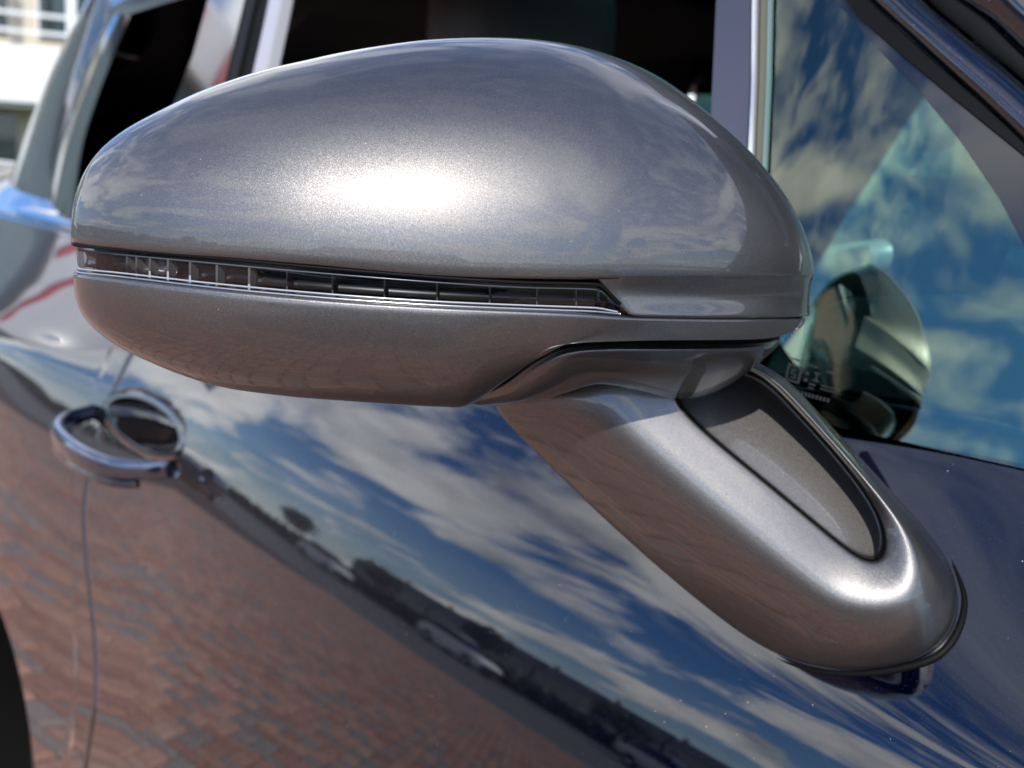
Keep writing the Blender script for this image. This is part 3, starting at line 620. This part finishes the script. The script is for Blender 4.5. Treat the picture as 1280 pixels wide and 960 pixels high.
RTop=np.array([(-0.5073,-0.3637,1.1556),(-0.5020,-0.3619,1.1557),(-0.4973,-0.3600,1.1558),(-0.4895,-0.3562,1.1562),(-0.4850,-0.3537,1.1560),(-0.4792,-0.3500,1.1560),(-0.4720,-0.3450,1.1559),(-0.4639,-0.3387,1.1557),(-0.4550,-0.3309,1.1556),(-0.4451,-0.3213,1.1552),(-0.4345,-0.3099,1.1548),(-0.4228,-0.2958,1.1542),(-0.4105,-0.2792,1.1537),(-0.3992,-0.2619,1.1533),(-0.3888,-0.2438,1.1530),(-0.3805,-0.2268,1.1529),(-0.3744,-0.2118,1.1529)])
RBot=np.array([(-0.5074,-0.3638,1.1473),(-0.5022,-0.3620,1.1475),(-0.4974,-0.3601,1.1477),(-0.4896,-0.3562,1.1475),(-0.4851,-0.3537,1.1473),(-0.4792,-0.3501,1.1472),(-0.4720,-0.3450,1.1470),(-0.4639,-0.3387,1.1468),(-0.4550,-0.3309,1.1465),(-0.4450,-0.3213,1.1460),(-0.4344,-0.3098,1.1458),(-0.4226,-0.2956,1.1454),(-0.4104,-0.2790,1.1451),(-0.3990,-0.2616,1.1449),(-0.3887,-0.2435,1.1449),(-0.3803,-0.2264,1.1450),(-0.3742,-0.2113,1.1451)])
for k,(a,b_) in enumerate(zip(RTop,RBot)):
    a1,a2,b1,b2=inset(a,.0030),inset(a,.0075),inset(b_,.0030),inset(b_,.0075); tn=RTop[min(k+1,16)]-RTop[max(k-1,0)]; tn/=np.linalg.norm(tn); w=tn*(.00045 if k<10 else .0003)
    mk('lens_rib',[p+s_*w for s_ in (-1,1) for p in (a1,a2,b2,b1)],[(0,1,2,3),(7,6,5,4),(0,4,5,1),(1,5,6,2),(2,6,7,3),(3,7,4,0)],'reflector' if k<3 else ('lamp_rib' if k<10 else 'lamp_rib_dark'),mirror,smooth=False)
# end prism of the lens
e0,e1_,e2_=[(-0.3718,-0.1935,1.1461),(-0.3718,-0.1933,1.1439),(-0.3714,-0.1882,1.1438)]
mk('lens_prism',[np.array(p)+o_ for o_ in (np.zeros(3),np.array([-.002,.001,0])) for p in (e0,e1_,e2_)],[(0,1,2),(5,4,3),(0,3,4,1),(1,4,5,2),(2,5,3,0)],'mirror_glass',mirror,smooth=False)
# mirror glass and bezel closing the back
back_top=DOME[:,-1]; back_bot=LSH[:,-1]
bt=at(back_top,np.linspace(0,1,60)); bb=at(back_bot,np.linspace(0,1,60))
q=np.linspace(0,1,10)[None,:,None]; P=bt[:,None]*(1-q)+bb[:,None]*q; _f=np.interp(np.arange(60),[0,9,59],[.93,.99,.99])[:,None,None]; P=P.mean((0,1))+(P-P.mean((0,1)))*_f; bz=grid('bezel',P,'matt_black',mirror,HC+np.array([.05,.05,0]))
c0=P.mean((0,1)); c0=P[:,:7].mean((0,1)); P3=c0+(P[:,:7]-c0)*.86+np.array([-.003,.0015,0]); grid('reflecting_glass',P3,'mirror_glass',mirror,HC+np.array([.05,.05,0]))
bm=bmesh.new(); bmesh.ops.create_icosphere(bm,subdivisions=3,radius=1)
mk('inner_core',[(-.448+.045*v.co.x+.10*v.co.y*.35,-.205+.10*v.co.y,1.118+.014*v.co.z) for v in bm.verts],[[v.index for v in f.verts] for f in bm.faces],'matt_black',mirror); bm.free()
# cowl under the housing that carries the arm
K1=np.array([(-0.4340,-0.2211,1.0956),(-0.4120,-0.2188,1.1076),(-0.3965,-0.2148,1.1196),(-0.3875,-0.2068,1.1264),(-0.3825,-0.1879,1.1280),(-0.3795,-0.1506,1.1269),(-0.3785,-0.1182,1.1260),(-0.3810,-0.0954,1.1254),(-0.3920,-0.0763,1.1238),(-0.4100,-0.0579,1.1203)])
K2=np.array([(-0.4330,-0.2176,1.0952),(-0.4090,-0.2158,1.1053),(-0.3930,-0.2114,1.1167),(-0.3850,-0.2039,1.1237),(-0.3805,-0.1859,1.1252),(-0.3775,-0.1521,1.1241),(-0.3775,-0.1198,1.1230),(-0.3810,-0.0971,1.1226),(-0.3920,-0.0776,1.1215),(-0.4100,-0.0588,1.1183)])
K3=np.array([(-0.4360,-0.2122,1.0938),(-0.4130,-0.2074,1.1005),(-0.3980,-0.2011,1.1098),(-0.3920,-0.1912,1.1147),(-0.3880,-0.1714,1.1140),(-0.3870,-0.1413,1.1110),(-0.3880,-0.1131,1.1115),(-0.3890,-0.0931,1.1151),(-0.3970,-0.0766,1.1168),(-0.4120,-0.0607,1.1145)])
K4=np.array([(-0.4480,-0.1999,1.0902),(-0.4300,-0.1895,1.0949),(-0.4160,-0.1825,1.1018),(-0.4120,-0.1679,1.1052),(-0.4120,-0.1456,1.1013),(-0.4140,-0.1152,1.0944),(-0.4120,-0.0925,1.0979),(-0.4080,-0.0792,1.1061),(-0.4100,-0.0680,1.1116),(-0.4180,-0.0592,1.1114)])
K5=np.array([(-0.4700,-0.1787,1.0855),(-0.4520,-0.1704,1.0904),(-0.4420,-0.1608,1.0963),(-0.4400,-0.1444,1.0995),(-0.4400,-0.1216,1.0954),(-0.4420,-0.0904,1.0885),(-0.4400,-0.0678,1.0924),(-0.4340,-0.0560,1.1012),(-0.4300,-0.0510,1.1074),(-0.4300,-0.0500,1.1091)])
P=loft([K1,K2,K3,K4,K5],90,40); grid('arm_cowl',P,'grey',mirror,np.array([-.46,-.2,1.16]),lips='2',lip=.012,rad=.0012)
P=loft([K5,K5+np.array([-.025,0,.008]),K5+np.array([-.075,.0,.045])],60,10); grid('cowl_back',P,'matt_black',mirror,np.array([-.46,-.2,1.2]))
_aw=K1-CAMP; _aw[:,2]=0; _aw/=np.linalg.norm(_aw,axis=1,keepdims=True)
P=loft([K1+_aw*.004,K1+_aw*.006+np.array([0,0,.006]),K1+_aw*.010+np.array([0,0,.016])],60,8); grid('neck_seal',P,'matt_black',mirror,np.array([-.46,-.2,1.16]))
# arm: a sail of two blades that meet at the foot, round a sunk panel
O0=[(-0.4906,-0.1867,1.0922),(-0.4806,-0.1658,1.0683),(-0.4660,-0.1450,1.0449),(-0.4490,-0.1231,1.0209),(-0.4281,-0.0958,0.9933)]
O1=[(-0.4099,-0.0624,0.9644),(-0.3797,-0.0591,0.9624),(-0.3549,-0.0530,0.9663),(-0.3316,-0.0423,0.9753),(-0.3167,-0.0287,0.9875),(-0.3203,-0.0116,1.0065),(-0.3397,-0.0005,1.0247)]
O2=[(-0.3672,-0.0022,1.0418),(-0.3900,-0.0134,1.0633)] + [(-0.3922,-0.0507,1.0926),(-0.4058,-0.0620,1.1088),(-0.4292,-0.0890,1.1174),(-0.4525,-0.1309,1.1156)]
O=np.array(O0+O1+O2)
Lr=np.array([(-0.4159,-0.1209,1.0978),(-0.4106,-0.1161,1.0889),(-0.4017,-0.1081,1.0793),(-0.3901,-0.0973,1.0681),(-0.3755,-0.0840,1.0544),(-0.3627,-0.0719,1.0417),(-0.3513,-0.0613,1.0307),(-0.3460,-0.0570,1.0274),(-0.3424,-0.0533,1.0264),(-0.3401,-0.0496,1.0281),(-0.3417,-0.0458,1.0345),(-0.3485,-0.0424,1.0438),(-0.3594,-0.0442,1.0561),(-0.3754,-0.0509,1.0726),(-0.3928,-0.0624,1.0913),(-0.4053,-0.0732,1.1059),(-0.4140,-0.0894,1.1100),(-0.4164,-0.1102,1.1068)])
NR=len(O)
def toward(P,dd): 
    v=P-CAMP; l=np.linalg.norm(v,axis=1,keepdims=True); return P-v/l*dd
def rad_scale(P,Q,f): return P+(Q-P)*f
wd=np.array([1,1,1,1,1.05,1.1,1.15,1.15,1.15,1.1,1.05,.75,.45,.33,.30,.30,.4,.8])[:,None]
cR=Lr.mean(0)
tO=np.linalg.norm(O-CAMP,axis=1); tL=np.linalg.norm(Lr-CAMP,axis=1)
def prof_ring(f,g,c):
    """point a fraction f of the way from the foot outline to the recess lip; g sets how far back it lies, c a crown in metres"""
    P=rad_scale(O,Lr,f); d=P-CAMP; d/=np.linalg.norm(d,axis=1,keepdims=True); return CAMP+d*(tL+(tO-tL)*g+c)[:,None]
rings=[toward(rad_scale(O,Lr,.30),-.030*wd), toward(rad_scale(O,Lr,.06),-.012*wd), O]
rings+=[prof_ring(f,g,c) for f,g,c in ((.05,.84,-.001),(.16,.55,-.0025),(.30,.30,-.004),(.44,.12,-.005),(.58,.03,-.0062),(.72,.0,-.0052),(.85,-.0,-.0032),(.94,.0,-.0014),(.985,.0,-.0002),(1.0,0,.0010))]
rings+=[rad_scale(Lr,cR,.010)+(Lr-CAMP)*.004, rad_scale(Lr,cR,.018)+(Lr-CAMP)*.012, toward(rad_scale(Lr,cR,.03),-.020)]
V=np.vstack(rings); F=[]
for r in range(len(rings)-1):
    for k in range(NR): a=r*NR+k; b_=r*NR+(k+1)%NR; F.append((a,a+NR,b_+NR,b_))
arm=mk('mirror_arm',V,F,'grey',mirror); sb=arm.modifiers.new('smooth','SUBSURF'); sb.levels=3; sb.render_levels=3
# sunk panel of the recess
dp=np.interp(Lr[:,2],[Lr[:,2].min(),Lr[:,2].max()],[.018,.042])[:,None]
Q=toward(Lr,-dp); qc=Q.mean(0); qn=np.linalg.svd(Q-qc)[2][2]; qn=qn*(1 if qn[0]>0 else -1); Hn=np.array([.66,-.59,.46]); print('panel normal',qn,'half',Hn,math.degrees(math.acos(float(qn@Hn)/1.0))); qn=qn*.6+Hn*.4; qn/=np.linalg.norm(qn)
def onplane(P,lift=0):
    d=P-CAMP; t_=((qc-CAMP)@qn)/(d@qn); return CAMP+d*t_[:,None]-d/np.linalg.norm(d,axis=1,keepdims=True)*lift
fl=[toward(rad_scale(Lr,cR,.022),.001)]+[onplane(rad_scale(Lr,cR,f),l) for f,l in ((.022,.0035),(.030,.0012),(.05,.0002),(.09,0),(.5,0),(.8,0))]
V=np.vstack(fl+[onplane(cR[None])]); F=[]
for r in range(len(fl)-1):
    for k in range(NR): a=r*NR+k; b_=r*NR+(k+1)%NR; F.append((a,a+NR,b_+NR,b_))
for k in range(NR): F.append(((len(fl)-1)*NR+k,len(fl)*NR,(len(fl)-1)*NR+(k+1)%NR))
ap=mk('arm_panel',V,F,'grey',mirror); sb=ap.modifiers.new('smooth','SUBSURF'); sb.levels=3; sb.render_levels=3
# rubber gasket round the foot
gk=cr([*O1],40); gk=gk+(CAMP-gk)*.0; gk=gk[5:39]; MB().tube(gk,.0001+.0019*np.sin(np.linspace(.0,1,34)**1.3*PI)**.6,8).build('foot_gasket','rubber',mirror)
# ------------------------------------------------------------------ print on the quarter light
SCALE=.7
def gpt(x,z,off=.0018): return (x,float(green_y(x,z))-off,z)
pr=MB()
pz=np.array([(-0.6552,1.0592),(-0.6060,1.0520),(-0.6034,1.0277),(-0.6529,1.0321)])
def pp(u,v):   # print space 0..1
    a=pz[0]*(1-u)+pz[1]*u; b_=pz[3]*(1-u)+pz[2]*u; return a*(1-v)+b_*v
def pbar(u0,v0,u1,v1): 
    o=len(pr.v); pr.v+= [gpt(*pp(u,v)) for u,v in ((u0,v0),(u1,v0),(u1,v1),(u0,v1))]; pr.f.append((o,o+1,o+2,o+3))
for (u0,v0,u1,v1) in [(.05,.12,.30,.18),(.05,.56,.30,.62),(.05,.12,.09,.62),(.26,.12,.30,.62),(.13,.24,.22,.28),(.13,.24,.155,.38),(.13,.36,.22,.40),(.195,.36,.22,.50),(.13,.47,.22,.51),
  (.36,.2,.42,.3),(.36,.40,.42,.5),(.50,.15,.60,.2),(.535,.15,.565,.42),(.50,.37,.60,.42),(.64,.46,.95,.50),(.64,.56,.88,.60),(.45,.5,.56,.56),(.45,.62,.55,.66),(.08,-.06,.22,-.01),(.36,-.02,.55,.03),(.68,.02,.92,.07)]: pbar(u0,v0,u1,v1)
for k in range(9): pbar(.30+k*.06,.80,.34+k*.06,.92)
pr.build('glass_print','print',car,smooth=False)
# ------------------------------------------------------------------ building behind the car, left
SCALE=None
def build_office():
    b0=empty('office_building',(-38,7,0),'cream building with a white first floor balcony band standing behind the car','building')
    def P(n,m_,*a,bev=None,parent=b0,**k):
        mb=MB(); (mb.bev(*a,bev) if bev else mb.box(*a)); return mb.build(n,m_,parent,smooth=False,**k)
    P('wall','render',-50,-39.2,-12,26,-.1,7.6)
    P('balcony_band','white_paint',-39.2,-37.6,-12,26,2.35,3.95)
    P('balcony_floor','concrete',-39.2,-37.75,-12,26,2.20,2.35)
    P('roof_parapet','white_paint',-50.2,-38.9,-12,26,7.6,8.1)
    for y in np.arange(-10,26,2.4): 
        P('post','white_paint',-37.85,-37.70,y-.12,y+.12,3.95,6.6)
    for z in (4.35,4.85): P('rail','white_paint',-37.82,-37.72,-12,26,z-.05,z+.05)
    for y in np.arange(-10.6,25,2.4):
        f=P('window','dark_window',-39.21,-39.1,y,y+1.5,4.3,6.4); P('window_frame','white_paint',-39.24,-39.14,y+.7,y+.8,4.3,6.4,parent=f); P('window_frame','white_paint',-39.24,-39.14,y-.05,y,4.3,6.4,parent=f)
        f=P('window','dark_window',-39.21,-39.1,y,y+1.7,.3,2.0); P('window_frame','white_paint',-39.24,-39.14,y+.8,y+.9,.3,2.0,parent=f)
    for y in np.arange(-9,26,4.8): P('column','render',-38.2,-37.9,y-.18,y+.18,0,2.2)
build_office()
# ------------------------------------------------------------------ what the paint reflects
sr=empty('showroom',(-15,-5,0),'white fronted showroom with red sign panels standing to the rear of the car','building')
M['sr']=mat('blue_grey_cladding',(.11,.16,.17),.6)[0]
MB().box(-24,-14.4,-5.6,-.9,0,4.8).build('wall','sr',sr,smooth=False)
MB().bev(-14.45,-13.9,-5.8,-.7,4.3,5.1,.06).build('fascia','white_gloss',sr)
for k in range(2):
    f=MB().box(-14.42,-14.36,-5.2+k*2.2,-3.8+k*2.2,.3,2.2).build('window','dark_window',sr,smooth=False)
    MB().box(-14.40,-14.30,-4.54+k*2.2,-4.46+k*2.2,.3,2.2).build('window_frame','white_paint',f,smooth=False)
for k in range(2):
    MB().bev(-13.94,-13.84,-3.1+k*1.0,-2.86+k*1.0,4.42,4.98,.02).build('sign_panel','red_paint',sr)
def small_car(x,y,mt,label,dz=0,group='cars parked across the road'):
    t_=empty('parked_car',(x,y,-.1+dz),label,'car',group=group)
    P=[]; L_=4.3
    sec=[(-2.15,.55,.75,.82),(-2.05,.9,.35,.86),(-1.5,1.0,.25,.88),(-.9,1.02,.22,.88),(.9,.98,.22,.88),(1.7,.88,.25,.87),(2.08,.72,.35,.82),(2.15,.6,.5,.75)]
    V=[]
    for (sx,zt,zb,hw) in sec:
        for (yy,zz) in ((-hw*.9,zb),(-hw,zb+.15),(-hw,zt-.2),(-hw*.93,zt),(hw*.93,zt),(hw,zt-.2),(hw,zb+.15),(hw*.9,zb)): V.append((x+sx,y+yy,zz-.1+dz))
    bd=mk('body',V,gfaces(len(sec),8,wrapv=True)+[tuple(range(8)),tuple((len(sec)-1)*8+k for k in range(8))],mt,t_,autosharp=30)
    V=[]
    for (sx,zt,hw) in ((-1.75,.96,.80),(-1.1,1.44,.62),(.15,1.47,.62),(1.05,.98,.78)):
        for (yy,zz) in ((-.82,.94),(-hw,zt),(hw,zt),(.82,.94)): V.append((x+sx,y+yy,zz-.1+dz))
    mk('cabin_glass',V,gfaces(4,4)+[(0,1,2,3),(12,13,14,15)],'van_glass',t_,smooth=False)
    MB().bev(x-1.12,x+.18,y-.63,y+.63,1.34+dz,1.40+dz,.03).build('roof',mt,t_)
    for s_ in (-1,1):
        for xx in (-1.3,1.3):
            w=MB().tube([(x+xx,y+s_*.89,.22+dz),(x+xx,y+s_*.66,.22+dz)],.32,20).build('wheel','tyre',t_); MB().tube([(x+xx,y+s_*.905,.22+dz),(x+xx,y+s_*.88,.22+dz)],.19,16).build('rim','rim',w)
for i,(x,c,n_) in enumerate([(-17.5,'white_paint','white hatchback parked at the far kerb, leftmost in the reflection'),(-12.2,'white_gloss','white saloon parked at the far kerb, second from the showroom end'),(-7.0,'rim','silver hatchback parked at the far kerb between two white cars'),(-1.5,'white_gloss','white hatchback parked at the far kerb opposite the mirror')]): small_car(x*2.2,-28.6,c,n_)
small_car(3.5,-3.1,'gloss_black','added black saloon, out of view, shading the brick paving ahead of the mirror',.1,None)  # unseen car, added to shade the paving mirrored in the lower shell
def clump(name,cx_,cy_,cz,rx,ry,rz_,n,size,mt,parent,kind=None,**kw):
    c=rng.normal(size=(n,3)); c/=np.linalg.norm(c,axis=1,keepdims=True); c*=(rng.random((n,1))**.4); lump=1+.25*np.sin(c[:,:1]*7+cx_)*np.cos(c[:,1:2]*6+cz); c=c*lump*np.array([rx,ry,rz_])+np.array([cx_,cy_,cz])
    a=rng.normal(size=(n,3)); a/=np.linalg.norm(a,axis=1,keepdims=True); b_=np.cross(a,rng.normal(size=(n,3))); b_/=np.linalg.norm(b_,axis=1,keepdims=True)
    s_=size*(.6+.8*rng.random((n,1))); V=np.stack([c-a*s_,c-b_*s_*.6,c+a*s_,c+b_*s_*.6],1).reshape(-1,3); F=np.arange(4*n).reshape(-1,4)
    return mk(name,V,F,mt,parent,smooth=False,kind=kind,**kw)
MB_h=clump('hedge',-25,-32,.45,110,.7,.65,12000,.30,'leaf_dark',None,kind='stuff',label='long dark green hedge along the far side of the road',cat='hedge')
def tree(x,y,h,r,mt,label):
    t_=empty('tree',(x,y,0),label,'tree',group='trees beyond the road')
    MB().tube([(x,y,-.1),(x+.1,y,h*.35),(x-.1,y+.1,h*.75)],[.22,.15,.05],8).build('trunk','trunk',t_)
    for k in range(4): a=k*1.7; MB().tube([(x,y,h*(.3+.08*k)),(x+r*.6*math.cos(a),y+r*.6*math.sin(a),h*(.5+.08*k))],[.08,.03],6).build('limb','trunk',t_)
    clump('crown',x,y,h*.66,r,r,h*.36,1300,.26,mt,t_)
for i,(x,y,h,r) in enumerate([(-104,-70,6.0,3.4),(-88,-76,5,3.6),(-64,-72,5.4,3.1),(-46,-74,4.4,3.6),(-28,-73,5.2,3),(-10,-77,4.6,3.4),(12,-70,5.2,3)]):
    tree(x,y,h,r,'leaf' if i%2 else 'leaf_dark',('tall ','small ','broad ','low ','dense ','slim ','wide ')[i]+'green tree beyond the hedge, '+('first','second','third','fourth','fifth','sixth','last')[i]+' from the left')
def house(x,y,w,label):
    t_=empty('terraced_house',(x,y,0),label,'house',group='brick houses across the road')
    MB().box(x,x+w,y-8,y,0,5.2).build('wall','house',t_,smooth=False)
    mk('roof',[(x-.01,y+.3,5.1),(x+w+.01,y+.3,5.1),(x+w+.01,y-4,7.6),(x-.01,y-4,7.6),(x-.01,y-8.3,5.1),(x+w+.01,y-8.3,5.1)],[(0,1,2,3),(3,2,5,4),(0,3,4),(1,5,2)],'slate',t_,smooth=False)
    MB().box(x+.4,x+1.0,y-4.4,y-3.6,6.8,8.5).build('chimney','house',t_,smooth=False)
    for (wx,wz) in ((.9,.9),(.9,3.3),(w-2.3,3.3)):
        f=MB().box(x+wx,x+wx+1.4,y-.05,y+.05,wz,wz+1.3).build('window','dark_window',t_,smooth=False); MB().box(x+wx+.65,x+wx+.75,y,y+.07,wz,wz+1.3).build('window_frame','white_paint',f,smooth=False)
        MB().box(x+wx-.1,x+wx+1.5,y-.02,y+.12,wz-.12,wz-.02).build('sill','white_paint',f,smooth=False)
    MB().box(x+w-1.9,x+w-1.0,y-.05,y+.06,0,2.1).build('door','white_paint',t_,smooth=False)
for k in range(9): house(-150+k*14.0,-120,13.0,'red brick terraced house, '+('first','second','third','fourth','fifth','sixth','seventh','eighth','ninth')[k]+' of the row from the left')
MB().box(-20,30,-110,-98,0,3.2).build('warehouse','concrete',None,smooth=False,label='long low pale warehouse to the right of the brick row',cat='warehouse')
